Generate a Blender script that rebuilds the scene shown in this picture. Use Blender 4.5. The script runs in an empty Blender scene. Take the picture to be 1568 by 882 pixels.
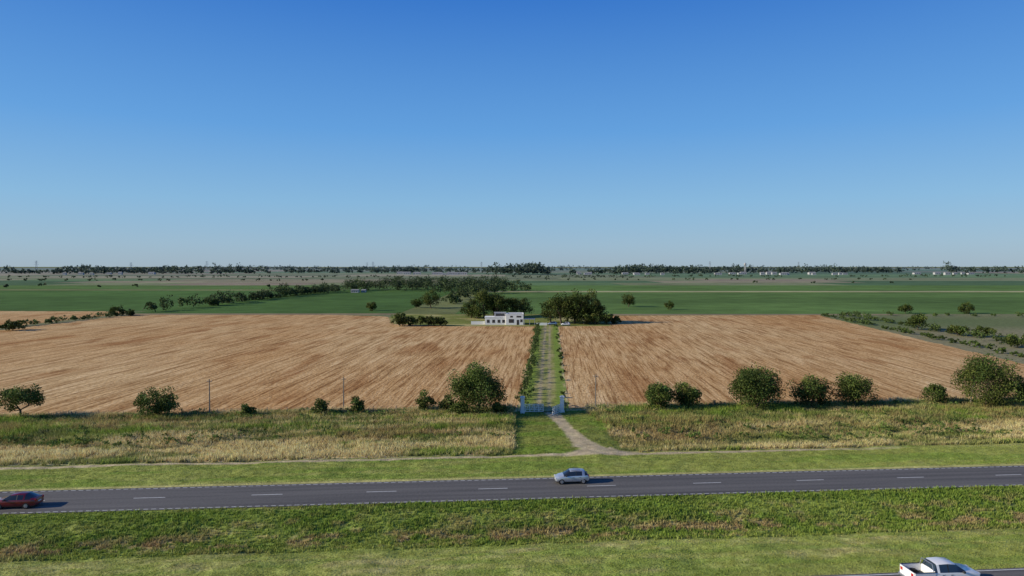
import bpy, math, numpy as np
from mathutils import Vector
S=0.0824            # road heading (dy per dx)
LR=0.056            # lane heading (dx per dy)
scene=bpy.context.scene
rng=np.random.default_rng(7)

# ------------------------------------------------------------------ noise
_lat=np.random.default_rng(3).random((256,256))
def vnoise(x,y):
    xi=np.floor(x).astype(int); yi=np.floor(y).astype(int)
    fx=x-xi; fy=y-yi; fx=fx*fx*(3-2*fx); fy=fy*fy*(3-2*fy)
    a=_lat[xi&255,yi&255]; b=_lat[(xi+1)&255,yi&255]; c=_lat[xi&255,(yi+1)&255]; d=_lat[(xi+1)&255,(yi+1)&255]
    return (a*(1-fx)+b*fx)*(1-fy)+(c*(1-fx)+d*fx)*fy
def fbm(x,y,sx,sy=None,o=4,seed=0):
    sy=sx if sy is None else sy
    x=np.asarray(x,float)/sx+seed*17.3; y=np.asarray(y,float)/sy+seed*9.1
    r=0;a=.5;t=0
    for i in range(o):
        r=r+a*vnoise(x,y); t+=a; a*=.55; x=x*2.03+5.1; y=y*2.03+3.7
    return r/t
def ss(a,b,x):
    t=np.clip((x-a)/(b-a),0,1); return t*t*(3-2*t)

# ------------------------------------------------------------------ materials
def mat(name,rough=.9):
    m=bpy.data.materials.new(name); m.use_nodes=True
    b=m.node_tree.nodes['Principled BSDF']; b.inputs['Roughness'].default_value=rough
    b.inputs['Specular IOR Level'].default_value=.2
    return m,m.node_tree,b
def N(nt,t,**k):
    n=nt.nodes.new(t)
    for a,v in k.items(): setattr(n,a,v)
    return n
def plain(name,col,rough=.6,metal=0,spec=.4,coat=0,var=.12,scale=3):
    m,nt,b=mat(name,rough)
    tc=N(nt,'ShaderNodeTexCoord'); no=N(nt,'ShaderNodeTexNoise'); no.inputs['Scale'].default_value=scale; no.inputs['Detail'].default_value=5
    nt.links.new(tc.outputs['Object'],no.inputs['Vector'])
    mr=N(nt,'ShaderNodeMapRange'); mr.inputs['To Min'].default_value=1-var; mr.inputs['To Max'].default_value=1+var
    nt.links.new(no.outputs['Fac'],mr.inputs['Value'])
    mx=N(nt,'ShaderNodeVectorMath',operation='SCALE'); mx.inputs[0].default_value=col
    nt.links.new(mr.outputs[0],mx.inputs['Scale']); nt.links.new(mx.outputs[0],b.inputs['Base Color'])
    b.inputs['Metallic'].default_value=metal; b.inputs['Specular IOR Level'].default_value=spec
    b.inputs['Coat Weight'].default_value=coat
    return m
def vcol_ground(name,scales=((.7,.35),(6,.25)),bump=.12,bscale=5,rough=1):
    m,nt,b=mat(name,rough); b.inputs['Specular IOR Level'].default_value=.05
    at=N(nt,'ShaderNodeAttribute'); at.attribute_name='Col'
    g=N(nt,'ShaderNodeNewGeometry'); cur=at.outputs['Color']
    for sc,am in scales:
        no=N(nt,'ShaderNodeTexNoise'); no.inputs['Scale'].default_value=sc; no.inputs['Detail'].default_value=6; no.inputs['Roughness'].default_value=.65
        nt.links.new(g.outputs['Position'],no.inputs['Vector'])
        mr=N(nt,'ShaderNodeMapRange'); mr.inputs['From Min'].default_value=.3; mr.inputs['From Max'].default_value=.7
        mr.inputs['To Min'].default_value=1-am; mr.inputs['To Max'].default_value=1+am
        nt.links.new(no.outputs['Fac'],mr.inputs['Value'])
        mx=N(nt,'ShaderNodeVectorMath',operation='SCALE'); nt.links.new(cur,mx.inputs[0]); nt.links.new(mr.outputs[0],mx.inputs['Scale']); cur=mx.outputs[0]
    nt.links.new(cur,b.inputs['Base Color'])
    no=N(nt,'ShaderNodeTexNoise'); no.inputs['Scale'].default_value=bscale; no.inputs['Detail'].default_value=5
    nt.links.new(g.outputs['Position'],no.inputs['Vector'])
    bp=N(nt,'ShaderNodeBump'); bp.inputs['Strength'].default_value=.8; bp.inputs['Distance'].default_value=bump
    nt.links.new(no.outputs['Fac'],bp.inputs['Height']); nt.links.new(bp.outputs[0],b.inputs['Normal'])
    return m
def leafmat(name,trans=.3,gain=1):
    m=bpy.data.materials.new(name); m.use_nodes=True; nt=m.node_tree; nt.nodes.clear()
    at=N(nt,'ShaderNodeAttribute'); at.attribute_name='Col'
    di=N(nt,'ShaderNodeBsdfPrincipled'); di.inputs['Roughness'].default_value=.6; di.inputs['Specular IOR Level'].default_value=.15
    tr=N(nt,'ShaderNodeBsdfTranslucent'); mx=N(nt,'ShaderNodeMixShader'); mx.inputs[0].default_value=trans
    o=N(nt,'ShaderNodeOutputMaterial')
    nt.links.new(at.outputs['Color'],di.inputs['Base Color']); nt.links.new(at.outputs['Color'],tr.inputs['Color'])
    nt.links.new(di.outputs[0],mx.inputs[1]); nt.links.new(tr.outputs[0],mx.inputs[2]); nt.links.new(mx.outputs[0],o.inputs[0])
    return m
M_ground=vcol_ground('ground_mat')
M_leaf=leafmat('foliage_mat',.2); M_grass=leafmat('grass_mat',.3)
M_bark=plain('bark_mat',(.12,.09,.065),.95,spec=.1,var=.3)
M_farm=vcol_ground('farmland_mat',((.008,.25),(.05,.22),(1.2,.2)),.25,.8)

# ------------------------------------------------------------------ mesh helpers
def np_mesh(name,V,F,mats,cols=None,midx=None,smooth=False):
    V=np.asarray(V,np.float32); F=np.asarray(F,np.int32); k=F.shape[1]
    me=bpy.data.meshes.new(name); me.vertices.add(len(V)); me.vertices.foreach_set('co',V.ravel())
    me.loops.add(F.size); me.loops.foreach_set('vertex_index',F.ravel())
    me.polygons.add(len(F)); me.polygons.foreach_set('loop_start',np.arange(0,F.size,k,dtype=np.int32))
    for m in mats: me.materials.append(m)
    if midx is not None: me.polygons.foreach_set('material_index',np.asarray(midx,np.int32))
    me.polygons.foreach_set('use_smooth',np.full(len(F),smooth))
    if cols is not None:
        a=me.color_attributes.new('Col','FLOAT_COLOR','POINT')
        c=np.ones((len(V),4),np.float32); c[:,:3]=cols; a.data.foreach_set('color',c.ravel())
    me.update(calc_edges=True)
    o=bpy.data.objects.new(name,me); scene.collection.objects.link(o); return o
def grid(xs,ys):
    X,Y=np.meshgrid(xs,ys); nx,ny=len(xs),len(ys)
    i=np.arange(nx*ny).reshape(ny,nx)
    F=np.stack([i[:-1,:-1],i[:-1,1:],i[1:,1:],i[1:,:-1]],-1).reshape(-1,4)
    return X.ravel(),Y.ravel(),F
class MB:
    def __init__(s): s.v=[];s.f=[];s.m=[]
    def box(s,x0,x1,y0,y1,z0,z1,m=0):
        b=len(s.v); s.v+=[(x,y,z) for z in(z0,z1) for y in(y0,y1) for x in(x0,x1)]
        for f in((0,2,3,1),(4,5,7,6),(0,1,5,4),(2,6,7,3),(0,4,6,2),(1,3,7,5)): s.f.append([b+i for i in f]); s.m.append(m)
    def tube(s,p,q,r0,r1,m=0,n=8,cap=True):
        p=Vector(p);q=Vector(q);d=(q-p).normalized(); a=d.orthogonal().normalized(); c=d.cross(a); b=len(s.v)
        for P,r in((p,r0),(q,r1)):
            for i in range(n):
                t=2*math.pi*i/n; s.v.append(tuple(P+a*math.cos(t)*r+c*math.sin(t)*r))
        for i in range(n):
            j=(i+1)%n; s.f.append([b+i,b+j,b+n+j,b+n+i]); s.m.append(m)
        if cap: s.f.append([b+i for i in range(n)][::-1]); s.m.append(m); s.f.append([b+n+i for i in range(n)]); s.m.append(m)
    def obj(s,name,mats,bevel=0,parent=None,smooth=False):
        me=bpy.data.meshes.new(name); me.from_pydata(s.v,[],s.f)
        for m in mats: me.materials.append(m)
        for p,i in zip(me.polygons,s.m): p.material_index=i; p.use_smooth=smooth
        me.update(); o=bpy.data.objects.new(name,me); scene.collection.objects.link(o)
        if bevel:
            b=o.modifiers.new('bevel','BEVEL'); b.width=bevel; b.segments=2; b.limit_method='ANGLE'; b.angle_limit=.6
        if parent: o.parent=parent
        return o
def empty(name,loc=(0,0,0),rz=0):
    e=bpy.data.objects.new(name,None); e.location=loc; e.rotation_euler=(0,0,rz); scene.collection.objects.link(e); return e

# ------------------------------------------------------------------ terrain: colours & heights, coords (x, d) with world y = d + S*x
C=lambda *a: np.array(a)
MOWN=C(.33,.365,.085); DRYM=C(.50,.44,.18); LUSH=C(.195,.275,.045); BROWN=C(.37,.26,.13)
STRAW=C(.76,.60,.31); WEED=C(.21,.235,.07); DIRT=C(.60,.47,.31); REDW=C(.34,.24,.11)
def mixc(a,b,t): return a*(1-t)[:,None]+b*t[:,None]
drive=[(116.,6.9),(114.4,7.0),(104.5,8.5),(97.5,9.6),(92,10.9),(89.5,11.5)]
def drive_dist(x,d):
    ds=[p[0] for p in drive][::-1]; xs=[p[1] for p in drive][::-1]
    cx=np.interp(d,ds,xs); w=np.interp(d,[88,90,92,96,104,116],[7,6,2.6,1.5,1.0,1.3])
    return np.abs(x-cx-np.where(d<93,1.0,0))/w
def entry_right(d): return np.interp(d,[89,91,116],[17.5,16.2,13.2])
def zones(x,d):
    x=np.asarray(x,float); d=np.asarray(d,float)
    n1=fbm(x,d,6,3,4,1); n2=fbm(x,d,1.6,1.0,3,2); n3=fbm(x,d,22,7,3,3); n4=fbm(x,d,.6,.4,2,4)
    n5=fbm(x,d,13,1.6,4,6)
    c=np.tile(MOWN,(len(x),1)); h=np.full(len(x),.10)
    c=mixc(c,DRYM,ss(.45,.72,n1*.4+n2*.3+n5*.3)*.8)
    c=mixc(c,LUSH*1.1,ss(.5,.62,fbm(x,d,9,.9,3,14))*(1-ss(60,62,d))*.55)
    sw=ss(60.5,63,d)*(1-ss(73,74,d)); c=mixc(c,LUSH,sw*(.45+.55*ss(.35,.6,n1))); h=np.where(sw>.5,.16+.22*n1,h)
    band=np.exp(-((d-64.6-1.8*(n3-.5))/1.7)**2); br=ss(.49,.60,n2*.5+n1*.5)*band; c=mixc(c,BROWN,np.clip(br*1.0,0,1))
    br2=ss(.58,.68,n2*.55+n5*.45)*sw*.45; c=mixc(c,BROWN,br2)
    st=ss(.56,.68,n2)*(.25+.5*band)*sw; c=mixc(c,DRYM,st*.7)
    c=mixc(c,LUSH,.7*np.exp(-((d-70.8)/1.3)**2))
    v=ss(79.5,80,d); c=mixc(c,MOWN*.9,v*.6)
    c=mixc(c,LUSH*1.1,v*(1-ss(90,91,d))*ss(.48,.62,n5)*.75)
    sh=ss(79.75,79.95,d)*(1-ss(80.3,80.9,d)); c=mixc(c,DRYM*1.05,sh*.8); h=np.where(sh>.3,.04,h)
    wob=.8*(n3-.5)
    ent=(x>.3+.7*(n2-.5))&(x<entry_right(d)+2.5*(n1-.5)+1.2*(n2-.5))&(d>84)
    tall=ss(90.2,90.9,d+wob)
    sf=ss(.38,.52,n5*.6+n1*.25+n2*.15)*(1-ss(99,105,d+5*(n3-.5)))+ss(.52,.62,n5)*.7*ss(99,104,d)
    right=ss(10,20,x); sf2=sf*(1-right*.6*ss(.35,.6,n3)-.06)
    grn=mixc(np.tile(WEED*1.1,(len(x),1)),LUSH*1.15,ss(.46,.6,n1))
    t=mixc(grn,STRAW,np.clip(sf2,0,1))
    t=mixc(t,REDW,ss(.47,.60,n2*.45+n3*.55)*ss(96,102,d)*.7)
    rp=np.exp(-((x-24)/8)**2-((d-98)/4)**2); t=mixc(t,REDW*1.2,rp*.8)
    c=mixc(c,t,tall); ht=.2+.95*n1*(.5+.6*n2)+.3*ss(100,108,d)
    h=np.where(tall>.5,ht,h)
    e=ent.astype(float)*ss(89.5,90.5,d); c=mixc(c,mixc(np.tile(MOWN*.72,(len(x),1)),LUSH*1.0,ss(.4,.6,n1)),e); h=np.where(e>.5,.13+.1*n1,h)
    tr=np.exp(-((d-89.6-wob)/.62)**4)*ss(.25,.45,n1+.1); tr=tr*(1-ss(38,60,x)*.8)
    tr2=np.exp(-((d-91.0-wob)/.3)**2)*.5*(x<-5)
    dd=drive_dist(x,d+.6*(n4-.5)); dr=(1-ss(.75,1.15,dd+.25*(n2-.5)))*ss(88.5,89.2,d)*(1-ss(116.5,117,d))
    k=np.clip(np.maximum(np.maximum(tr,tr2),dr),0,1); c=mixc(c,DIRT*(.95),k*(.7+.3*n2)); h=np.where(k>.3,h*(1-k)*.3,h)
    fs=ss(116.3,117.5,d); c=mixc(c,mixc(np.tile(WEED,(len(x),1)),STRAW*.8,ss(.4,.6,n1)),fs)
    c=c*(.80+.40*n4)[:,None]*(.86+.28*n3)[:,None]
    return c,h
def height(x,d):
    x=np.asarray(x,float); d=np.asarray(d,float)
    hz=-.75*np.exp(-((d-64.5)/4.2)**2)-.03
    hz=hz-.35*np.exp(-((d-96)/6.)**4)*(1-np.exp(-((x-9)/6)**4))
    f=ss(53.5,55,d)*(1-ss(71.3,72.2,d))+ss(80.5,82,d)*(1-ss(116,118,d))
    hz=hz+f*((fbm(x,d,5,4,3,9)-.5)*.35+(fbm(x,d,1.2,1,2,8)-.5)*.14)
    return hz
dn=np.arange(44,120.01,.34); xs_=np.arange(-116,116.01,.36)
geo=lambda a,b,n:np.geomspace(a,b,n)
xs=np.concatenate([-geo(125,30000,26)[::-1],xs_,geo(125,30000,26)])
ds=np.concatenate([-geo(10,6000,14)[::-1],np.linspace(0,42,12),dn,geo(124,40000,60)])
X,D,F=grid(xs,ds); c,_=zones(X,D); Z=height(X,D)
W=D+S*X
farc=mixc(np.tile(C(.13,.17,.065),(len(X),1)),C(.25,.23,.13),ss(.4,.65,fbm(X,W,300,90,4,5)))
far=ss(119.5,124,D); c=mixc(c,farc,far); Z=np.where(D>119,-.03,Z)
np_mesh('ground',np.stack([X,W,Z],1),F,[M_ground],c,smooth=True)

# ------------------------------------------------------------------ roads
def asphalt():
    m,nt,b=mat('asphalt_mat',.85); g=N(nt,'ShaderNodeNewGeometry'); sp=N(nt,'ShaderNodeSeparateXYZ'); nt.links.new(g.outputs['Position'],sp.inputs[0])
    m1=N(nt,'ShaderNodeMath',operation='MULTIPLY_ADD'); m1.inputs[1].default_value=-S; nt.links.new(sp.outputs['X'],m1.inputs[0]); nt.links.new(sp.outputs['Y'],m1.inputs[2])
    mx=N(nt,'ShaderNodeMath',operation='MULTIPLY'); mx.inputs[1].default_value=.03; nt.links.new(sp.outputs['X'],mx.inputs[0])
    cb=N(nt,'ShaderNodeCombineXYZ'); nt.links.new(mx.outputs[0],cb.inputs[0]); nt.links.new(m1.outputs[0],cb.inputs[1])
    no=N(nt,'ShaderNodeTexNoise'); no.inputs['Scale'].default_value=1.1; no.inputs['Detail'].default_value=4; nt.links.new(cb.outputs[0],no.inputs['Vector'])
    n2=N(nt,'ShaderNodeTexNoise'); n2.inputs['Scale'].default_value=4; n2.inputs['Detail'].default_value=6; nt.links.new(g.outputs['Position'],n2.inputs['Vector'])
    ad=N(nt,'ShaderNodeMath',operation='MULTIPLY_ADD'); ad.inputs[1].default_value=.5; nt.links.new(n2.outputs['Fac'],ad.inputs[0]); nt.links.new(no.outputs['Fac'],ad.inputs[2])
    cr=N(nt,'ShaderNodeValToRGB'); cr.color_ramp.elements[0].position=.5; cr.color_ramp.elements[1].position=1.0
    cr.color_ramp.elements[0].color=(.085,.080,.078,1); cr.color_ramp.elements[1].color=(.175,.163,.15,1)
    nt.links.new(ad.outputs[0],cr.inputs[0]); nt.links.new(cr.outputs[0],b.inputs['Base Color'])
    bp=N(nt,'ShaderNodeBump'); bp.inputs['Distance'].default_value=.01; nt.links.new(n2.outputs['Fac'],bp.inputs['Height']); nt.links.new(bp.outputs[0],b.inputs['Normal'])
    return m
M_as=asphalt(); M_line=plain('road_paint_mat',(.62,.61,.58),.7,var=.35,scale=2)
def strip(mb,x0,x1,d0,d1,z,m=0,n=1):
    for i in range(n):
        a=x0+(x1-x0)*i/n; e=x0+(x1-x0)*(i+1)/n; b=len(mb.v)
        mb.v+=[(a,d0+S*a,z),(e,d0+S*e,z),(e,d1+S*e,z),(a,d1+S*a,z)]; mb.f.append([b,b+1,b+2,b+3]); mb.m.append(m)
mb=MB(); strip(mb,-2500,2500,72.35,79.8,0,0,100); strip(mb,-2500,2500,44.9,52.45,0,0,100); mb.obj('highway_road',[M_as])
mb=MB()
k=-3.8-12.35*60
while k<700:
    strip(mb,k,k+3.3,76.22,76.36,.004); strip(mb,k+5,k+8.3,48.55,48.69,.004); k+=12.35
for dd_ in(72.62,79.4,45.2,52.1):
    k=-150.
    if dd_ in (79.4,72.62):
        while k<150: strip(mb,k,k+.5,dd_,dd_+.12,.004); k+=.8
    else: strip(mb,-150,150,dd_,dd_+.13,.004,0,20)
    strip(mb,-1500,-151,dd_,dd_+.15,.004); strip(mb,151,1500,dd_,dd_+.15,.004)
mb.obj('road_markings',[M_line])

# ------------------------------------------------------------------ grass
def tufts(name,n,region,blades,wfun,seed,accept,hs=1.0,kind=0):
    r=np.random.default_rng(seed); x0,x1,d0,d1=region
    x=r.uniform(x0,x1,n); d=r.uniform(d0,d1,n)
    vis=np.abs(x)<(d+S*x)*.80+6; x=x[vis];d=d[vis]
    c,h=zones(x,d); ok=accept(x,d,h,r.random(len(x))); x,d,c,h=x[ok],d[ok],c[ok],h[ok]
    z=height(x,d); n=len(x); k=blades
    bx=np.repeat(x,k)+r.normal(0,.10,n*k); by=np.repeat(d+S*x,k)+r.normal(0,.10,n*k); bz=np.repeat(z,k)-.02
    hh=np.repeat(h*hs,k)*r.uniform(.55,1.25,n*k); an=r.uniform(0,2*np.pi,n*k); le=r.uniform(.15,.7,n*k)*hh
    wa=r.uniform(0,2*np.pi,n*k); w=wfun(hh)*r.uniform(.7,1.3,n*k)
    dx,dy=np.cos(wa)*w,np.sin(wa)*w
    V=np.empty((n*k,3,3)); V[:,0]=np.stack([bx-dx,by-dy,bz],1); V[:,1]=np.stack([bx+dx,by+dy,bz],1)
    V[:,2]=np.stack([bx+np.cos(an)*le,by+np.sin(an)*le,bz+hh],1)
    cc=np.repeat(c*r.uniform(.75,1.3,n)[:,None],k,0)*r.uniform(.8,1.2,n*k)[:,None]
    cc=cc*np.stack([r.uniform(.92,1.1,n*k),np.ones(n*k),r.uniform(.85,1.1,n*k)],1)
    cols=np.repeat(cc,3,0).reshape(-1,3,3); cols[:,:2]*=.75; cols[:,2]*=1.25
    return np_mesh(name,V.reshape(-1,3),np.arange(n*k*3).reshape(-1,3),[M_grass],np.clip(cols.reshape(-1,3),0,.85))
onroad=lambda d:((d>72.3)&(d<79.85))|(d<52.5)
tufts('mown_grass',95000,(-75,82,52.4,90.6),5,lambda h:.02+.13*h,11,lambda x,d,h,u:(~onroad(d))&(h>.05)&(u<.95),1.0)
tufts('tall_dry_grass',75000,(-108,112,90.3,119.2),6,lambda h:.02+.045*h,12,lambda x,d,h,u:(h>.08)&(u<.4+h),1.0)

# ------------------------------------------------------------------ foliage generator
def leaves(P,size,r,flat=.0):
    n=len(P); a=r.normal(size=(n,3)); a/=np.linalg.norm(a,axis=1)[:,None]
    b=r.normal(size=(n,3)); b-=a*(a*b).sum(1)[:,None]; b/=np.linalg.norm(b,axis=1)[:,None]
    s=(size*r.uniform(.6,1.35,n))[:,None]
    V=np.stack([P-a*s*.5,P+b*s*.3-a*s*.05,P+a*s*.5,P-b*s*.3],1)
    return V.reshape(-1,3)
def crown_pts(r,h,w,base,nclump,nleaf,asym=.16):
    cz=(base+h)/2; rz=(h-base)/2; rx=w/2
    ph=r.uniform(0,6.28,4)
    d=r.normal(size=(nclump,3)); d/=np.linalg.norm(d,axis=1)[:,None]
    az=np.arctan2(d[:,1],d[:,0]); mod=1+asym*np.sin(az*2+ph[0])*.6+asym*np.sin(az*3+ph[1]+d[:,2]*3)*.7
    rad=r.uniform(.15,1,nclump)**.45*r.uniform(.75,1.0,nclump)
    cr=r.uniform(.13,.25,nclump)*min(w,(h-base)*1.2)*.95
    P=d*rad[:,None]*mod[:,None]
    P=P*np.array([rx,rx,rz]); lowm=d[:,2]<-.3; P[lowm,:2]*=1.25
    Cn=P*.9+np.array([0,0,cz])
    Cn[:,2]=np.maximum(Cn[:,2],base+.3*cr)
    idx=r.integers(0,nclump,nleaf)
    g=r.normal(size=(nleaf,3)); g/=np.linalg.norm(g,axis=1)[:,None]; g*=(r.random(nleaf)**.4)[:,None]
    L=Cn[idx]+g*cr[idx][:,None]*np.array([1,1,.85])
    L[:,2]=np.maximum(L[:,2],.08)
    return Cn,cr,idx,L
GREEN=C(.085,.122,.027)
def tree(name,x,y,h,w,seed,nleaf=5000,nclump=45,leaf=.3,base=.12,col=GREEN,z=0,limbs=6,trunk=None):
    r=np.random.default_rng(seed); b=base*h
    Cn,cr,idx,L=crown_pts(r,h,w,b,nclump,nleaf)
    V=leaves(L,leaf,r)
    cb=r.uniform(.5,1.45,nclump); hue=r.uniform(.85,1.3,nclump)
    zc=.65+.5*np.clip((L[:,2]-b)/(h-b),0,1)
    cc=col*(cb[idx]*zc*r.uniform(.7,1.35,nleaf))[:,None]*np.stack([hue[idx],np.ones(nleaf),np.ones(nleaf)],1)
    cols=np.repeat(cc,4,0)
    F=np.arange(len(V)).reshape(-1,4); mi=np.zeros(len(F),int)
    m=MB(); tr=trunk or .028*h+.03; lean=r.normal(0,.04,2)*h; fork=(lean[0],lean[1],max(b*1.1,.22*h))
    m.tube((0,0,-.15),(lean[0]*.5,lean[1]*.5,fork[2]*.5),tr*1.25,tr,0,7,False); m.tube((lean[0]*.5,lean[1]*.5,fork[2]*.5),fork,tr,tr*.8,0,7,False)
    for i in r.choice(nclump,min(limbs,nclump),replace=False):
        t=Cn[i]; mid=(np.array(fork)*.5+t*.5)+np.array([0,0,-.06*h])
        m.tube(fork,mid,tr*.55,tr*.35,0,5,False); m.tube(mid,t,tr*.35,tr*.1,0,5,False)
        for j in range(2):
            q=Cn[r.integers(nclump)]
            if np.linalg.norm(q-mid)<.4*w: m.tube(mid,q,tr*.25,tr*.06,0,4,False)
    tv=np.array(m.v); tf=np.array(m.f)+len(V)
    V=np.concatenate([V,tv]); F=np.concatenate([F,tf]); mi=np.concatenate([mi,np.ones(len(tf),int)])
    cols=np.concatenate([cols,np.tile(C(.1,.08,.06),(len(tv),1))])
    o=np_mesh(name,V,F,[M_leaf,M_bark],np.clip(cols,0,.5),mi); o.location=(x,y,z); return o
for i,(nm,x,y,h,w,nl,ba) in enumerate([
 ('broadleaf_tree',-80.1,110.5,5.8,7.6,5200,.26),('broadleaf_tree',-58.4,112,5.0,7.0,5600,.04),('shrub',-43.8,112,2.5,2.6,1200,.05),
 ('shrub',-31.9,113.4,2.9,3.3,1600,.05),('shrub',-26.2,114.4,3.1,2.9,1500,.05),('shrub',-14.8,116,3.7,3.6,2200,.03),
 ('shrub',-11.0,116,2.9,3.4,1600,.03),('broadleaf_tree',-5.9,115,9.0,9.6,15000,.02),
 ('broadleaf_tree',25.5,117,5.4,5.6,5400,.03),('broadleaf_tree',30.6,118.6,5.1,5.4,5200,.03),('broadleaf_tree',42.4,118,8.3,9.8,14000,.02),
 ('broadleaf_tree',52.8,119.7,6.0,7.2,6900,.03),('broadleaf_tree',61.0,120.8,6.4,7.0,7400,.03),('shrub',76.6,122.5,4.0,4.6,2500,.03),
 ('broadleaf_tree',84.3,120.5,9.5,10.5,14000,.04),('broadleaf_tree',92.5,124,5.6,5,3800,.05),('shrub',-8.8,113.2,2.6,3.4,1700,.03),('shrub',-2.2,113.8,2.3,3.0,1500,.03)]):
    tree(nm,x,y,h,w,100+i,nl,max(24,int(w*8)),.30,ba,GREEN*rng.uniform(.85,1.15))
for i,(nm,x,y,h,w,ba) in enumerate([
 ('broadleaf_tree',-20,331,10.5,10,.04),('broadleaf_tree',-13.5,333,15,12,.05),('broadleaf_tree',-6.5,331,13,10,.05),('broadleaf_tree',.5,332,11.5,10,.05),('broadleaf_tree',-17,326,7,9,.03),('broadleaf_tree',-9,338,13,11,.03),('broadleaf_tree',6,345,9,10,.03),
 ('broadleaf_tree',17,303,12,9.5,.04),('broadleaf_tree',21.5,298,14.6,11,.04),('broadleaf_tree',27.3,298,16.4,12,.04),('broadleaf_tree',33,299,16,11.5,.04),('broadleaf_tree',36.8,298,13.2,9,.03),
 ('broadleaf_tree',24.5,303,13,11,.02),('broadleaf_tree',30,305,14,12,.02),('shrub',31,294,5.5,8,.02),('shrub',36,294,5,8,.02),
 ('shrub',41,296,5.5,7,.03),('shrub',45,298,3.8,6,.03),('shrub',-47,286,6,8.5,.03),('shrub',-43.0,287,4.6,7,.03),('shrub',-38.5,286,4.2,7,.03),('shrub',-34,287,4.4,6.5,.03),('shrub',-30,287,3.8,6,.03),
 ('broadleaf_tree',-48.5,408,11.6,12,.06),('broadleaf_tree',-58,412,6,8,.05),('broadleaf_tree',-79,383,5.6,7,.08),('broadleaf_tree',72,421,8.5,10,.08),('shrub',91,395,5.0,6,.05),
 ('shrub',209,362,5,8,.03),('broadleaf_tree',160,269,6.8,10,.03),('broadleaf_tree',241,362,6.0,9,.05),('shrub',161,246,4.4,8,.03),('shrub',168,243,3.8,7,.03),('shrub',156,210,4.6,8,.03),
 ('broadleaf_tree',-195,266,4.2,10,.03),('broadleaf_tree',-200,345,5.6,9,.03),('shrub',-193,345,3.5,6,.03)]):
    tree(nm,x,y,h,w,200+i,int(500+w*h*22),max(18,int(w*4)),.62,ba,GREEN*rng.uniform(.7,1.0))

# ------------------------------------------------------------------ rows & distant masses of trees
def belt(name,pts,leaf,per,col,seed,hazek=9000.):
    r=np.random.default_rng(seed); VV=[];CC=[]
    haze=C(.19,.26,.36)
    for (x,y,h,w) in pts:
        nl=int(per*r.uniform(.8,1.2)); Cn,cr,idx,L=crown_pts(r,h,w,h*.03,max(6,nl//14),nl,.3)
        L=L+np.array([x,y,0]); V=leaves(L,leaf,r)
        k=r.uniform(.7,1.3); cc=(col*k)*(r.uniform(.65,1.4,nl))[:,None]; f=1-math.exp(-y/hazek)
        cc=cc*(1-f*.75)+haze*f*.75  # aerial haze painted into the leaf colour, bluer with distance
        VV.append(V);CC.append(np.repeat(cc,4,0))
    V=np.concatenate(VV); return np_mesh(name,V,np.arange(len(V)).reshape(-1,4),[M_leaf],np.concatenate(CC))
def line(r,p0,p1,n,h0,h1,wf=1.1,j=5,gap=0,env=0):
    out=[]; sd=r.uniform(0,50)
    for i in range(n):
        t=(i+r.uniform(-.4,.4))/max(1,n-1)
        if r.random()<gap: continue
        h=r.uniform(h0,h1); x=p0[0]+(p1[0]-p0[0])*t+r.normal(0,j*.3)
        if env:
            e_=float(fbm(np.array([x]),np.array([sd*97.]),env,1,3,12)[0])
            if e_<.33: continue
            h*=.45+1.1*(e_-.3)/.4*.6
        out.append((x,p0[1]+(p1[1]-p0[1])*t+r.normal(0,j),h,h*wf*r.uniform(.8,1.4)))
    return out
R=np.random.default_rng(55)
pts=line(R,(-196,372),(-180,700),40,5,10.5,1.3,5,.1)+line(R,(-192,440),(-184,640),18,3,6,1.6,6,.1)+line(R,(-190,560),(-150,740),16,7,12,1.3,8,.05)
belt('tree_row',pts,1.1,330,GREEN*.72,1)
pts=line(R,(-172,735),(-10,770),40,9,16,1.2,18)+line(R,(-120,700),(14,690),22,8,15,1.2,14)+line(R,(-40,440),(-30,700),12,4,9,1.2,5,.2)+line(R,(-66,600),(6,640),12,8,13,1.3,12)+line(R,(-140,820),(-20,850),16,10,17,1.2,14)
belt('tree_grove',pts,1.4,300,GREEN*.66,2)
pts=line(R,(-206,262),(-199,350),26,1.4,3.2,1.7,2)+line(R,(160,200),(168,352),38,1.6,4.2,1.7,3,.1)+line(R,(140,186),(158,345),34,.9,2.4,1.9,2,.1)+line(R,(180,340),(330,345),16,1.5,3.4,1.8,4,.3)+line(R,(175,230),(330,330),26,1,2.6,2.2,14,.2)
belt('hedgerow',pts,.6,200,GREEN*1.0,3)
xl=lambda y:5.4+LR*(y-116)
pts=[]
for y in np.arange(121,284,2.0):
    if R.random()<.85: h=R.uniform(1.1,2.9); pts.append((xl(y)-3.7+R.normal(0,.35),y,h,h*R.uniform(.8,1.3)))
    if R.random()<.3: h=R.uniform(.5,1.0); pts.append((xl(y)+3.8+R.normal(0,.3),y,h,h*1.5))
belt('lane_hedge',pts,.32,150,GREEN*.95,4)
pts=[]
for i in range(330):
    x=R.uniform(-95,105); d=117.2+R.normal(0,.8)-abs(R.normal(0,2.5))
    if 0<x<14.5: continue
    h=R.uniform(.5,1.5); pts.append((x,d+S*x,h,h*R.uniform(1.2,2.4)))
for i in range(620):
    x=R.uniform(-95,105); d=R.uniform(94,116) if x>16 else R.uniform(98,116)
    if 0<x<17: continue
    if fbm(np.array([x]),np.array([d]),14,4,3,31)[0]<.46: continue
    h=R.uniform(.45,1.25); pts.append((x,d+S*x,h,h*R.uniform(1.5,3.0)))
belt('weeds',pts,.22,100,GREEN*1.6,5)
pts=[]
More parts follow.
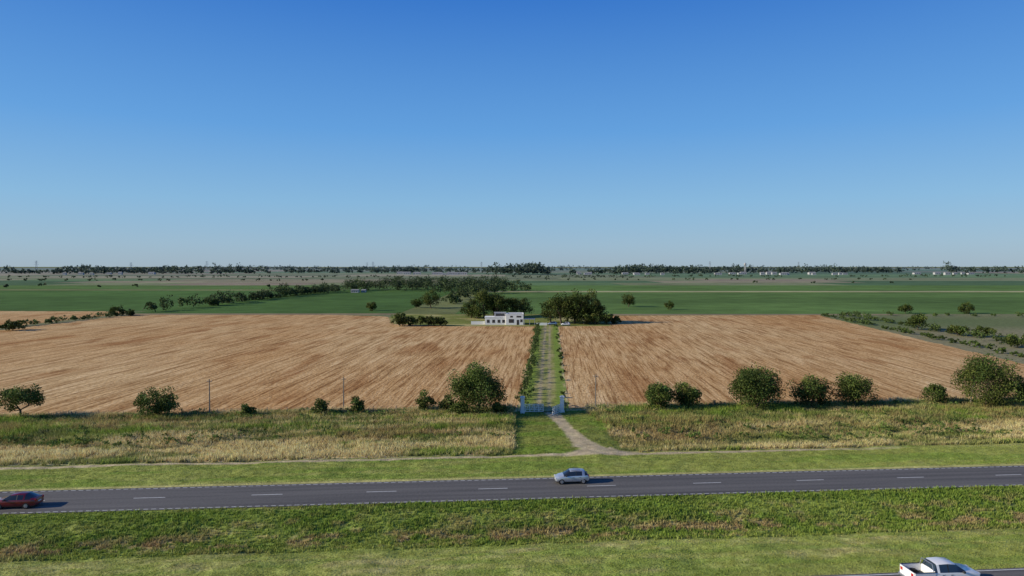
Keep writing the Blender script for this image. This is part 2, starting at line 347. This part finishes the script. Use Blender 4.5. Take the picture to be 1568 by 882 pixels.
for (xa,xb,y,h0,h1,n,g) in [(-900,-250,800,3,5,14,.4),(-1100,-300,1150,4,8,34,.1),(-260,-120,930,5,9,14,.1),(60,900,1250,3,7,34,.4),(350,560,1000,3,6,5,.3),
                            (-1300,-200,1500,5,10,70,.15),(100,1400,1600,6,12,100,.15),(-200,300,1400,6,12,30,.2)]:
    pts+=line(R,(xa,y),(xb,y*1.03),n,h0,h1,1.7,y*.006,g,y*.12)
belt('scattered_trees',pts,2.0,90,GREEN*.7,6)
pts=[]
for (a,b,y,h0,h1,n,g) in [(-1900,-1250,2500,26,40,90,.0),(-1700,-900,2300,18,32,90,.05),(-960,-840,2300,20,32,14,0),(-820,-640,2450,14,24,16,.1),(-520,-350,2500,18,28,24,.1),
     (110,800,2300,22,36,130,.0),(400,780,2600,22,34,60,.05),(700,1500,2600,16,36,130,.05),(1580,2100,2500,28,42,60,.0),(1150,1700,3000,18,30,80,.1),(-1000,200,3200,16,28,110,.2),(-2600,2800,4200,20,36,300,.1),(-3600,3900,5600,24,40,380,.1),(-900,0,2700,10,22,70,.2)]:
    pts+=line(R,(a,y),(b,y*1.02),n,h0,h1,1.1,25,g,y*.06)
for (a,b,y,h0,h1,n,g) in [(-60,110,2000,22,36,36,0),(-60,100,2060,26,38,26,0),(20,70,2100,38,46,8,0),(360,440,2250,28,38,12,0),(-1180,-1060,2250,24,34,12,0),(-985,-955,2250,34,42,4,0)]:
    pts+=line(R,(a,y),(b,y*1.02),n,h0,h1,1.0,25,g)
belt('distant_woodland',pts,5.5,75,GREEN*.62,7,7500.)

# ------------------------------------------------------------------ fields
def stubble():
    m,nt,b=mat('stubble_mat',1); b.inputs['Specular IOR Level'].default_value=.05
    g=N(nt,'ShaderNodeNewGeometry'); sp=N(nt,'ShaderNodeSeparateXYZ'); nt.links.new(g.outputs['Position'],sp.inputs[0])
    u=N(nt,'ShaderNodeMath',operation='MULTIPLY_ADD'); u.inputs[1].default_value=-LR; nt.links.new(sp.outputs['Y'],u.inputs[0]); nt.links.new(sp.outputs['X'],u.inputs[2])
    def noise(ky,scale,det,dist=0,off=0):
        v=N(nt,'ShaderNodeMath',operation='MULTIPLY_ADD'); v.inputs[1].default_value=ky; v.inputs[2].default_value=off; nt.links.new(sp.outputs['Y'],v.inputs[0])
        cb=N(nt,'ShaderNodeCombineXYZ'); nt.links.new(u.outputs[0],cb.inputs[0]); nt.links.new(v.outputs[0],cb.inputs[1])
        no=N(nt,'ShaderNodeTexNoise'); no.inputs['Scale'].default_value=scale; no.inputs['Detail'].default_value=det; no.inputs['Roughness'].default_value=.6; no.inputs['Distortion'].default_value=dist
        nt.links.new(cb.outputs[0],no.inputs['Vector']); return no.outputs['Fac']
    def ramp(f,*st):
        r=N(nt,'ShaderNodeValToRGB'); e=r.color_ramp.elements
        while len(e)<len(st): e.new(.5)
        for q,(p_,c_) in zip(e,st): q.position=p_; q.color=(*c_,1)
        nt.links.new(f,r.inputs[0]); return r.outputs[0]
    def mul(a,bb):
        x=N(nt,'ShaderNodeMix',data_type='RGBA',blend_type='MULTIPLY'); x.inputs[0].default_value=1; nt.links.new(a,x.inputs[6]); nt.links.new(bb,x.inputs[7]); return x.outputs[2]
    streak=noise(.07,.75,5,.35); fine=noise(.3,2.4,4,.2,9); patch=noise(.5,.022,5,0,3); grain=noise(1,7,3); line_=noise(.02,.5,3,.25,30); bare=noise(.25,.09,5,.5,50)
    c=ramp(streak,(.36,(.58,.37,.17)),(.48,(.80,.55,.27)),(.62,(.93,.68,.37)))
    lw=(1,1,1); c=mul(c,ramp(line_,(.40,lw),(.432,(.52,.43,.35)),(.464,lw),(.54,lw),(.568,(.56,.47,.39)),(.596,lw)))
    c=mul(c,ramp(fine,(.34,(.62,.54,.46)),(.55,(1.0,1.0,1.0))))
    c=mul(c,ramp(patch,(.35,(.84,.72,.61)),(.62,(1.0,1.0,1.0))))
    c=mul(c,ramp(bare,(.34,(.74,.63,.55)),(.46,(1.0,1.0,1.0))))
    c=mul(c,ramp(grain,(.3,(.74,.71,.66)),(.62,(1.0,1.0,1.0))))
    nt.links.new(c,b.inputs['Base Color'])
    bp=N(nt,'ShaderNodeBump'); bp.inputs['Distance'].default_value=.2; bp.inputs['Strength'].default_value=.6; nt.links.new(fine,bp.inputs['Height']); nt.links.new(bp.outputs[0],b.inputs['Normal'])
    return m
M_st=stubble()
def poly(name,P,z,m):
    me=bpy.data.meshes.new(name); me.from_pydata([(x,y,z) for x,y in P],[],[list(range(len(P)))]); me.materials.append(m); me.update()
    if me.polygons[0].normal.z<0: me.flip_normals()
    o=bpy.data.objects.new(name,me); scene.collection.objects.link(o); return o
def ragged(P,step=3,amp=.8):
    out=[]; r=np.random.default_rng(len(P))
    for i in range(len(P)):
        a=np.array(P[i],float); b=np.array(P[(i+1)%len(P)],float); n=max(1,int(np.linalg.norm(b-a)/step))
        for k in range(n):
            q=a+(b-a)*k/n; q=q+r.normal(0,amp*.5,2); out.append(tuple(q))
    return out
ne=lambda x:118.9+S*x
poly('wheat_stubble_field',ragged([(xl(119)-4.2,ne(1.4)),(xl(284)-4.2,284),(-26,284),(-52,297),(-62,340),(-95,352),(-197,352),(-204,200),(-212,ne(-212))]),.03,M_st)
poly('wheat_stubble_field',ragged([(xl(120)+4.4,ne(10)),(xl(284)+4.4,284),(42,286),(47,346),(157,350),(131,174),(124,ne(124))]),.03,M_st)
poly('wheat_stubble_field',ragged([(-212,180),(-206,352),(-214,378),(-520,392),(-520,180)]),.03,M_st)
xx=np.arange(-4.6,4.61,.3); yy=np.arange(117,292,.8); A,B,F=grid(xx,yy); n1=fbm(A,B,1,6,3,20); n2=fbm(A,B,3,9,3,21)
cl=mixc(np.tile(MOWN*.72,(len(A),1)),DRYM*.75,ss(.35,.7,n2)); tk=np.maximum(np.exp(-((A-.95)/.4)**2),np.exp(-((A+.85)/.45)**2)); cl=mixc(cl,DIRT*.75,np.clip(tk*(.3+.7*n1),0,1))
cl=mixc(cl,LUSH*1.0,ss(1.8,2.6,np.abs(A))*.85); cl=mixc(cl,STRAW*.75,ss(3.6,4.2,np.abs(A))*ss(.4,.6,n1))
np_mesh('farm_lane',np.stack([A+xl(B),B,np.full(len(A),.045)],1),F,[M_ground],cl)
xx=np.linspace(-60,48,90); yy=np.linspace(284.5,357,60); A,B,F=grid(xx,yy); n1=fbm(A,B,14,8,4,23)
np_mesh('farmyard_lawn',np.stack([A,B,np.full(len(A),.02)],1),F,[M_farm],mixc(np.tile(MOWN*.58,(len(A),1)),DRYM*.8,ss(.45,.7,n1)))
Vv=[];Fc=[];Cc=[]
def patch(P,col):
    b=len(Vv)
    for p in P: Vv.append((p[0],p[1],.04)); Cc.append(col)
    Fc.append([b,b+1,b+2,b+3])
SOY=C(.078,.148,.036); SOY2=C(.108,.182,.048); OL=C(.20,.22,.085); BRN=C(.36,.28,.17); TAN=C(.52,.45,.26)
patch([(-900,395),(-204,384),(-186,560),(-900,590)],SOY); patch([(-204,362),(-60,362),(-55,738),(-181,738)],SOY)
patch([(-204,353),(-60,353),(-60,361.9),(-204,361.9)],BRN*.75); patch([(48,351),(200,351),(200,357.9),(48,357.9)],BRN*.8)
patch([(-900,590),(-186,560),(-182,700),(-900,720)],SOY*1.15)
patch([(-30,358),(600,358),(750,470),(-28,460)],SOY2*1.05); patch([(-28,460),(750,470),(750,560),(-26,550)],SOY2*.88); patch([(-26,550),(750,560),(750,655),(-24,655)],SOY2*1.0); patch([(-60,358),(-30,358),(-24,738),(-55,738)],OL*.9)
patch([(-24,655),(750,655),(760,672),(-23,672)],OL*1.2); patch([(-23,672),(760,672),(765,690),(-23,690)],TAN*.85); patch([(-23,690),(765,690),(800,900),(-20,900)],SOY2*1.1)
patch([(-1200,720),(-182,700),(-180,738),(-1200,760)],OL)
r=np.random.default_rng(8); ys=[900,1040,1180,1320,1500,1750,2100,2600,3300,4500,6500,9500]
pal=[SOY2,SOY2*1.2,OL,OL*1.1,SOY,OL*.9,BRN*.9,TAN*.7]
patch([(-1300,762),(-20,740),(-20,899),(-1300,899)],SOY2)
patch([(765,358),(1400,358),(1400,900),(800,900)],OL)
for a,b in zip(ys[:-1],ys[1:]):
    x=-b*1.1-300
    while x<b*1.1+300:
        w=r.uniform(.12,.4)*b; c=pal[r.integers(len(pal))]*r.uniform(.85,1.15)
        if 1040<=a<1320: c=(BRN*.6+OL*.4) if r.random()<.4 else c
        f=1-math.exp(-a/7000); c=c*(1-f)+C(.22,.28,.35)*f  # far patches tinted blue-grey: distance haze put into the field colour
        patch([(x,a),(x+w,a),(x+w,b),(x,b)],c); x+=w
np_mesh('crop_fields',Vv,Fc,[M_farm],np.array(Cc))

# ------------------------------------------------------------------ gate, fence, poles
M_white=plain('white_paint_mat',(.78,.77,.74),.6,var=.06); M_wood=plain('weathered_wood_mat',(.20,.17,.14),.9,var=.25); M_metal=plain('galvanised_mat',(.4,.4,.4),.4,.6)
g=empty('farm_gate',(0,0,0))
for nm,x,y in(('pillar_left',1.8,116.2),('pillar_right',8.6,116.6)):
    m=MB(); m.box(-.33,.33,-.33,.33,-.1,2.55); m.box(-.42,.42,-.42,.42,2.55,2.68); m.box(-.25,.25,-.25,.25,2.68,2.8); m.box(-.4,.4,-.4,.4,-.1,.25)
    o=m.obj(nm,[M_white],.02,g); o.location=(x,y,0)
def leaf(nm,x,y,rz,L):
    m=MB()
    for z in(.12,.42,.72,1.05,1.35): m.box(0,L,-.03,.03,z,z+.09)
    for i in range(5): a=i*(L-.1)/4; m.box(a,a+.1,-.045,.045,.1,1.46)
    for i in range(4):
        a=i*(L-.1)/4+.08; m.tube((a,.06,.15),(a+L/4-.1,.06,1.4),.035,.035,0,4)
    o=m.obj(nm,[M_white],0,g); o.location=(x,y,0); o.rotation_euler=(0,0,rz)
leaf('gate_leaf_left',2.2,116.2,.05,3.2); leaf('gate_leaf_right',8.2,116.3,math.radians(-118),3.0)
m=MB(); r=np.random.default_rng(4)
for side in((-130,1.2),(9.3,135)):
    x=side[0]
    while x<side[1]:
        y=117.4+S*x; hh=r.uniform(1.15,1.4); m.tube((x,y,-.1),(x+r.normal(0,.03),y,hh),.06,.05,0,6)
        x+=r.uniform(3.2,4.2)
    for z in(.35,.65,.95,1.2): m.tube((side[0],117.4+S*side[0],z),(side[1],117.4+S*side[1],z),.008,.008,1,4)
m.obj('wire_fence',[M_wood,M_metal])
for (x,y,h,l) in[(-50.8,114,6.1,.0),(-29.3,118,5.8,.02),(14.5,117.9,6.3,.01),(82,121.5,6.0,.25),(-120,108,6,0),(120,126,6,0)]:
    m=MB(); m.tube((0,0,-.2),(l*h*.5,0,h),.12,.08,0,8); m.box(l*h*.5-.4,l*h*.5+.4,-.04,.04,h-.43,h-.36)
    for q in(-.34,0,.34): m.tube((l*h*.5+q,0,h-.36),(l*h*.5+q,0,h-.2),.03,.025,1,6)
    o=m.obj('utility_pole',[M_wood,M_white]); o.location=(x,y,0)

# ------------------------------------------------------------------ farmhouse
M_wall=plain('whitewash_mat',(.80,.79,.76),.85,spec=.1,var=.05,scale=.8); M_glass=plain('window_glass_mat',(.03,.04,.05),.08,spec=.8)
M_roof=plain('grey_roof_mat',(.25,.25,.25),.9,var=.2); M_grey=plain('grey_render_mat',(.34,.34,.35),.9)
M_dist=plain('hazed_wall_mat',(.42,.42,.43),.9,var=.15)  # white walls muted to grey, distance haze baked into the colour
e=empty('white_farmhouse',(-1.6,292,0))
m=MB()
m.box(-10,-1,0,7,0,3.1); m.box(-10.15,-.9,-.15,7.1,3.1,3.3); m.obj('low_wing_walls',[M_wall],.03,e)
m=MB(); m.box(-1,6.5,-.8,8,0,4.4); m.box(-.0,6.6,-.9,-.6,4.4,4.75); m.box(-1.0,-.0,-.9,8.05,4.4,4.6); m.box(6.3,6.62,-.6,8.05,4.4,4.75); m.box(0,6.3,7.7,8.05,4.4,4.75); m.obj('main_block_walls',[M_wall],.03,e)
m=MB(); m.box(.0,6.3,-.6,7.7,4.402,4.45); m.box(-6,-1.0,3,7,3.3,4.9); m.box(-6.2,-1.0,2.8,7.2,4.9,5.05); m.obj('roof_and_upper_volume',[M_grey],.03,e)
m=MB()
for x in(-9.2,-6.9,-4.6,-2.6): m.box(x,x+1.2,-.03,.1,.9,2.2,0); m.box(x-.1,x+1.3,-.07,.05,.8,.9,1)
m.box(.2,2.4,-.84,-.7,.9,2.5,0); m.box(3.6,4.6,-.84,-.7,.05,2.2,0); m.box(5.1,6.1,-.84,-.7,1.2,2.4,0); m.box(.8,1.9,-.84,-.7,3.2,3.9,0); m.box(3.5,5.5,-.84,-.7,3.2,3.9,0); m.box(-5.5,-1.6,2.96,3.1,3.6,4.5,0)
m.obj('windows_and_door',[M_glass,M_grey],0,e)
m=MB()
for x in(6.8,9.0,11.2): m.box(x,x+.2,-1.4,-1.2,0,2.4)
m.box(6.64,11.5,-1.6,3,2.4,2.6); m.obj('carport',[M_grey],.01,e)
m=MB(); m.box(12,16.5,-3,-2.8,0,1.1); m.box(-16,-10.2,1,1.2,0,1.4); m.obj('garden_wall',[M_wall],.01,e)
def bld(m,x,y,w,dp,h):
    m.box(x-w/2,x+w/2,y,y+dp,0,h*.7,0); b=len(m.v)
    m.v+=[(x-w/2-.5,y-.5,h*.7+.01),(x+w/2+.5,y-.5,h*.7+.01),(x+w/2+.5,y+dp+.5,h*.7+.01),(x-w/2-.5,y+dp+.5,h*.7+.01),(x-w/2,y+dp/2,h),(x+w/2,y+dp/2,h)]
    for f in((0,1,5,4),(2,3,4,5),(0,4,3),(1,2,5),(0,3,2,1)): m.f.append([b+q for q in f]); m.m.append(1)
    for q in range(3): a=x-w/2+w*(q+.3)/3.3; m.box(a,a+w*.12,y-.05,y+.1,h*.25,h*.5,2)
m=MB(); bld(m,-150,650,7,6,3.2); bld(m,-143,656,4,5,3); m.obj('farm_outbuildings',[M_dist,M_roof,M_glass])
m=MB(); r=np.random.default_rng(77)
for (a,b,n) in[(180,260,4),(380,460,3),(600,1050,18),(-1320,-980,6),(-360,-120,11),(1200,1480,6),(300,380,2)]:
    for i in range(n): w=r.uniform(8,22); bld(m,r.uniform(a,b),r.uniform(1980,2180),w,w*.6,r.uniform(5,9))
m.obj('distant_town',[M_dist,M_roof,M_glass])
m=MB()
for a in range(6): m.tube((3*math.cos(a*1.047),3*math.sin(a*1.047),0),(2.2*math.cos(a*1.047),2.2*math.sin(a*1.047),30),.5,.5,0,5)
m.tube((0,0,28),(0,0,31),1.5,4,0,14); m.tube((0,0,31),(0,0,36),4,4,0,14); m.tube((0,0,36),(0,0,37.5),4,1,0,14)
o=m.obj('water_tower',[M_dist]); o.location=(785,2300,0)
M_py=plain('pylon_steel_mat',(.32,.34,.36),.6)
for x,y,h in[(-1720,2470,46),(-1090,2440,44),(-570,2800,44),(-700,3300,44),(-1450,2600,40),(840,2900,46),(1300,3100,46),(-130,2900,44)]:
    m=MB(); q=3.6
    for sx in(-1,1):
        for sy in(-1,1): m.tube((sx*q,sy*q,0),(sx*.8,sy*.8,h),.32,.2,0,4)
    for i in range(7):
        z0=h*i/7; z1=h*(i+1)/7; a=q+(.8-q)*i/7; c_=q+(.8-q)*(i+1)/7
        m.tube((-a,-a,z0),(c_,-c_,z1),.14,.14,0,4); m.tube((a,-a,z0),(-c_,-c_,z1),.14,.14,0,4); m.tube((a,a,z0),(c_,-c_,z1),.14,.14,0,4); m.tube((-a,a,z0),(-c_,-c_,z1),.14,.14,0,4)
    for z,w in((.7,8),(.83,7),(.95,5.5)): m.tube((-w,0,h*z),(w,0,h*z),.25,.25,0,4); m.tube((-w,0,h*z),(0,0,h*(z+.05)),.15,.15,0,4); m.tube((w,0,h*z),(0,0,h*(z+.05)),.15,.15,0,4)
    o=m.obj('electricity_pylon',[M_py]); o.location=(x,y,0); o.rotation_euler=(0,0,.4)

# ------------------------------------------------------------------ vehicles (front toward +x in local space)
M_tyre=plain('tyre_mat',(.02,.02,.02),.85); M_rim=plain('rim_mat',(.5,.5,.52),.3,.8); M_cg=plain('car_glass_mat',(.02,.025,.03),.05,spec=1.0)
M_trim=plain('black_trim_mat',(.03,.03,.03),.6); M_red=plain('tail_light_mat',(.45,.02,.02),.25); M_lamp=plain('head_light_mat',(.7,.7,.7),.1)
import bmesh
def loft(st,paint,name,parent):
    V=[];F=[];Mi=[]
    for s in st:
        x,zb,zs,zt,ws,wt=s[:6]; zm=zb+(zs-zb)*.5
        half=[(ws*.86,zb),(ws*.97,zb+.12),(ws*1.0,zm),(ws*.985,zs-.06),(ws*.95,zs),(wt*1.0,zt-.05 if zt-zs>.2 else zt-.015),(wt*.86,zt),(0,zt+.03)]
        V+=[(x,y,z) for y,z in half]+[(x,-y,z) for y,z in half[-2::-1]]
    n=15
    for i in range(len(st)-1):
        fl=st[i][6]
        for j in range(n-1):
            a=i*n+j; F.append([a,a+1,a+n+1,a+n]); k=0; jj=j if j<7 else 13-j
            if fl=='g' and jj==4: k=1
            if fl=='w' and jj>=4: k=1
            if fl=='p' and jj==4: k=2
            if jj==0: k=2
            Mi.append(k)
        F.append([i*n+n-1,i*n,i*n+n,i*n+2*n-1]); Mi.append(2)
    F.append(list(range(n))[::-1]); Mi.append(0); F.append([(len(st)-1)*n+q for q in range(n)]); Mi.append(0)
    me=bpy.data.meshes.new(name); me.from_pydata(V,[],F)
    for m_ in(paint,M_cg,M_trim): me.materials.append(m_)
    for p,i in zip(me.polygons,Mi): p.material_index=i; p.use_smooth=True
    bm=bmesh.new(); bm.from_mesh(me); bmesh.ops.recalc_face_normals(bm,faces=bm.faces); bm.to_mesh(me); bm.free()
    me.set_sharp_from_angle(angle=.6)
    o=bpy.data.objects.new(name,me); scene.collection.objects.link(o); o.parent=parent; return o
def wheels(parent,xs_,hw,r,wd=.2):
    for i,x in enumerate(xs_):
        for sd in(-1,1):
            m=MB(); y=sd*hw
            m.tube((x,y-sd*.35,r+.02),(x,y+sd*.006,r+.02),r+.07,r+.07,0,24)
            m.tube((x,y-sd*wd,r),(x,y+sd*.03,r),r,r*.98,0,24); m.tube((x,y+sd*.0,r),(x,y+sd*.04,r),r*.64,r*.6,1,20)
            for q in range(5):
                a=q*1.2566; m.tube((x,y+sd*.045,r),(x+math.cos(a)*r*.62,y+sd*.045,r+math.sin(a)*r*.62),.035,.03,1,4)
            m.obj(('front' if i==0 else 'rear')+'_wheel'+('_r' if sd<0 else '_l'),[M_tyre,M_rim],0,parent)
def details(parent,xf,xr,w,zl,zr,mx,mz,hand):
    m=MB()
    for sd in(-1,1):
        y0,y1=sorted((sd*w*.55,sd*w*.86)); m.box(xf-.16,xf+.015,y0,y1,zl-.08,zl+.08,0); m.box(xr-.015,xr+.12,y0,y1,zr-.1,zr+.14,1)
        y0,y1=sorted((sd*w*.97,sd*(w+.17))); m.box(mx-.08,mx+.06,y0,y1,mz,mz+.14,2)
        for hx in hand: y0,y1=sorted((sd*(w*.98),sd*(w+.02))); m.box(hx,hx+.16,y0,y1,mz-.16,mz-.12,2)
        for q in hand: y0,y1=sorted((sd*(w*.985),sd*(w*1.004))); m.box(q+.22,q+.235,y0,y1,.35,mz-.08,2)
    m.box(xf-.05,xf+.02,-w*.45,w*.45,zl-.28,zl-.1,2); m.box(xf-.02,xf+.03,-.25,.25,.42,.53,3); m.box(xr-.02,xr+.03,-.25,.25,zr-.25,zr-.13,3)
    m.obj('lights_mirrors_handles',[M_lamp,M_red,M_trim,M_lamp],.012,parent)
def place(name,x,d,flip):
    return empty(name,(x,d+S*x,.006),math.atan(S)+(math.pi if flip else 0))
def hatch(e,paint):
    st=[(1.95,.32,.56,.60,.60,.45,'b'),(1.85,.22,.66,.72,.74,.60,'b'),(1.5,.2,.80,.88,.82,.66,'b'),(1.0,.2,.90,.99,.83,.68,'w'),(.28,.2,.93,1.44,.84,.60,'g'),(-.38,.2,.95,1.49,.84,.60,'p'),(-.46,.2,.95,1.49,.84,.60,'g'),(-1.12,.2,.96,1.46,.84,.59,'b'),(-1.42,.2,.97,1.42,.83,.57,'w'),(-1.8,.24,.98,1.08,.80,.62,'b'),(-1.93,.32,.66,.9,.74,.6,'b')]
    loft(st,paint,'body',e); wheels(e,(1.25,-1.25),.80,.31); details(e,1.93,-1.93,.83,.66,.88,.75,.92,(-.2,-.95))
    m=MB(); m.tube((-.9,.5,1.56),(.15,.5,1.54),.02,.02,0,6); m.tube((-.9,-.5,1.56),(.15,-.5,1.54),.02,.02,0,6); m.obj('roof_rails',[M_trim],0,e)
P_sil=plain('silver_paint_mat',(.55,.58,.62),.3,.55,.5,.5,var=.02); P_red=plain('red_paint_mat',(.16,.008,.014),.3,.2,.5,.6,var=.02); P_wh=plain('white_car_paint_mat',(.80,.80,.80),.35,0,.5,.4,var=.02)
e=place('silver_hatchback_car',6.9,77.85,True); hatch(e,P_sil)
e=place('red_sedan_car',-51.5,74.6,True)
st=[(2.2,.32,.54,.58,.62,.45,'b'),(2.08,.2,.66,.72,.78,.62,'b'),(1.6,.18,.80,.88,.84,.68,'b'),(1.05,.18,.88,.97,.86,.68,'w'),(.3,.18,.92,1.40,.87,.60,'g'),(-.35,.18,.93,1.45,.87,.60,'p'),(-.43,.18,.93,1.45,.87,.60,'g'),(-1.0,.18,.94,1.41,.87,.59,'b'),(-1.15,.18,.94,1.37,.86,.58,'w'),(-1.72,.18,.95,1.05,.85,.66,'b'),(-2.1,.24,.92,1.0,.80,.64,'b'),(-2.2,.32,.66,.85,.72,.6,'b')]
loft(st,P_red,'body',e); wheels(e,(1.35,-1.3),.83,.32); details(e,2.18,-2.2,.86,.66,.82,.8,.9,(-.2,-.9))
e=place('white_pickup_truck',33.9,50.5,False)
st=[(2.75,.45,.72,.80,.78,.62,'b'),(2.62,.34,.92,1.0,.88,.74,'b'),(2.1,.34,1.05,1.14,.91,.76,'b'),(1.5,.34,1.10,1.2,.92,.76,'w'),(.75,.34,1.14,1.72,.92,.66,'g'),(.1,.34,1.15,1.79,.92,.66,'p'),(.0,.34,1.15,1.79,.92,.66,'g'),(-.65,.34,1.16,1.77,.92,.66,'b'),(-.85,.34,1.16,1.73,.92,.65,'w'),(-1.0,.34,1.16,1.22,.92,.8,'b'),(-1.02,.34,1.1,1.18,.91,.8,'b')]
loft(st,P_wh,'cab_body',e)
m=MB(); m.box(-2.75,-1.05,.86,.93,.45,1.2,0); m.box(-2.75,-1.05,-.93,-.86,.45,1.2,0); m.box(-2.8,-2.73,-.86,.86,.5,1.2,0); m.box(-2.73,-1.05,-.86,.86,.55,.62,1); m.box(-2.76,-1.04,.84,.95,1.2,1.24,1); m.box(-2.76,-1.04,-.95,-.84,1.2,1.24,1); m.box(-2.95,-2.8,-.85,.85,.42,.58,2)
m.box(-2.4,-1.3,.3,.55,.62,.66,1); m.obj('cargo_bed',[P_wh,M_trim,M_rim],.02,e)
m=MB(); m.tube((-1.15,-.8,1.24),(-1.15,-.62,1.75),.035,.035,0,6); m.tube((-1.15,.8,1.24),(-1.15,.62,1.75),.035,.035,0,6); m.tube((-1.15,-.62,1.75),(-1.15,.62,1.75),.035,.035,0,6); m.obj('roll_bar',[M_rim],0,e)
wheels(e,(1.75,-1.75),.86,.38,.25); details(e,2.73,-2.79,.91,.9,.95,1.25,1.12,(.2,-.5))
e=empty('parked_white_car',(22.6,287.5,.05),math.pi); hatch(e,P_wh)
e=empty('parked_silver_car',(17.2,290.5,.05),math.pi+.3); hatch(e,P_sil)

# ------------------------------------------------------------------ light, sky, camera
el=math.radians(22); az=math.radians(11)
L=Vector((math.cos(el)*math.cos(az),math.cos(el)*math.sin(az),-math.sin(el)))
sun=bpy.data.lights.new('sun','SUN'); sun.energy=5.0; sun.angle=math.radians(.5); sun.color=(1,.91,.73)
so=bpy.data.objects.new('sun',sun); so.rotation_euler=L.to_track_quat('-Z','Y').to_euler(); so.location=(-50,0,80); scene.collection.objects.link(so)
w=bpy.data.worlds.new('World'); scene.world=w; w.use_nodes=True; nt=w.node_tree; bg=nt.nodes['Background']
sk=N(nt,'ShaderNodeTexSky'); sk.sky_type='NISHITA'; sk.sun_disc=False; sk.sun_elevation=el; sk.sun_rotation=math.atan2(-L.x,-L.y)%(2*math.pi)
sk.altitude=100; sk.air_density=1.0; sk.dust_density=.4; sk.ozone_density=3
tc=N(nt,'ShaderNodeTexCoord'); sp=N(nt,'ShaderNodeSeparateXYZ'); nt.links.new(tc.outputs['Generated'],sp.inputs[0])
cr=N(nt,'ShaderNodeValToRGB'); e=cr.color_ramp.elements
stops=[(0,(.34,.46,.57)),(.03,(.32,.49,.65)),(.09,(.24,.48,.74)),(.19,(.12,.36,.76)),(.36,(.034,.19,.63)),(.6,(.012,.075,.32))]
while len(e)<len(stops): e.new(.5)
for q,(p_,c_) in zip(e,stops): q.position=p_; q.color=(*c_,1)
nt.links.new(sp.outputs['Z'],cr.inputs[0])
sc=N(nt,'ShaderNodeVectorMath',operation='SCALE'); sc.inputs['Scale'].default_value=10; nt.links.new(cr.outputs[0],sc.inputs[0])
mx=N(nt,'ShaderNodeMix',data_type='RGBA'); mx.inputs[0].default_value=.87; nt.links.new(sk.outputs[0],mx.inputs[6]); nt.links.new(sc.outputs[0],mx.inputs[7])
nt.links.new(mx.outputs[2],bg.inputs[0]); bg.inputs[1].default_value=.1
cam=bpy.data.cameras.new('camera'); cam.lens=24; cam.sensor_width=36; cam.clip_end=60000; cam.clip_start=.5
co=bpy.data.objects.new('camera',cam); co.location=(0,0,25); co.rotation_euler=(math.radians(90-1.81),0,0); scene.collection.objects.link(co); scene.camera=co
scene.view_settings.view_transform='Standard'; scene.view_settings.look='None'; scene.view_settings.exposure=0
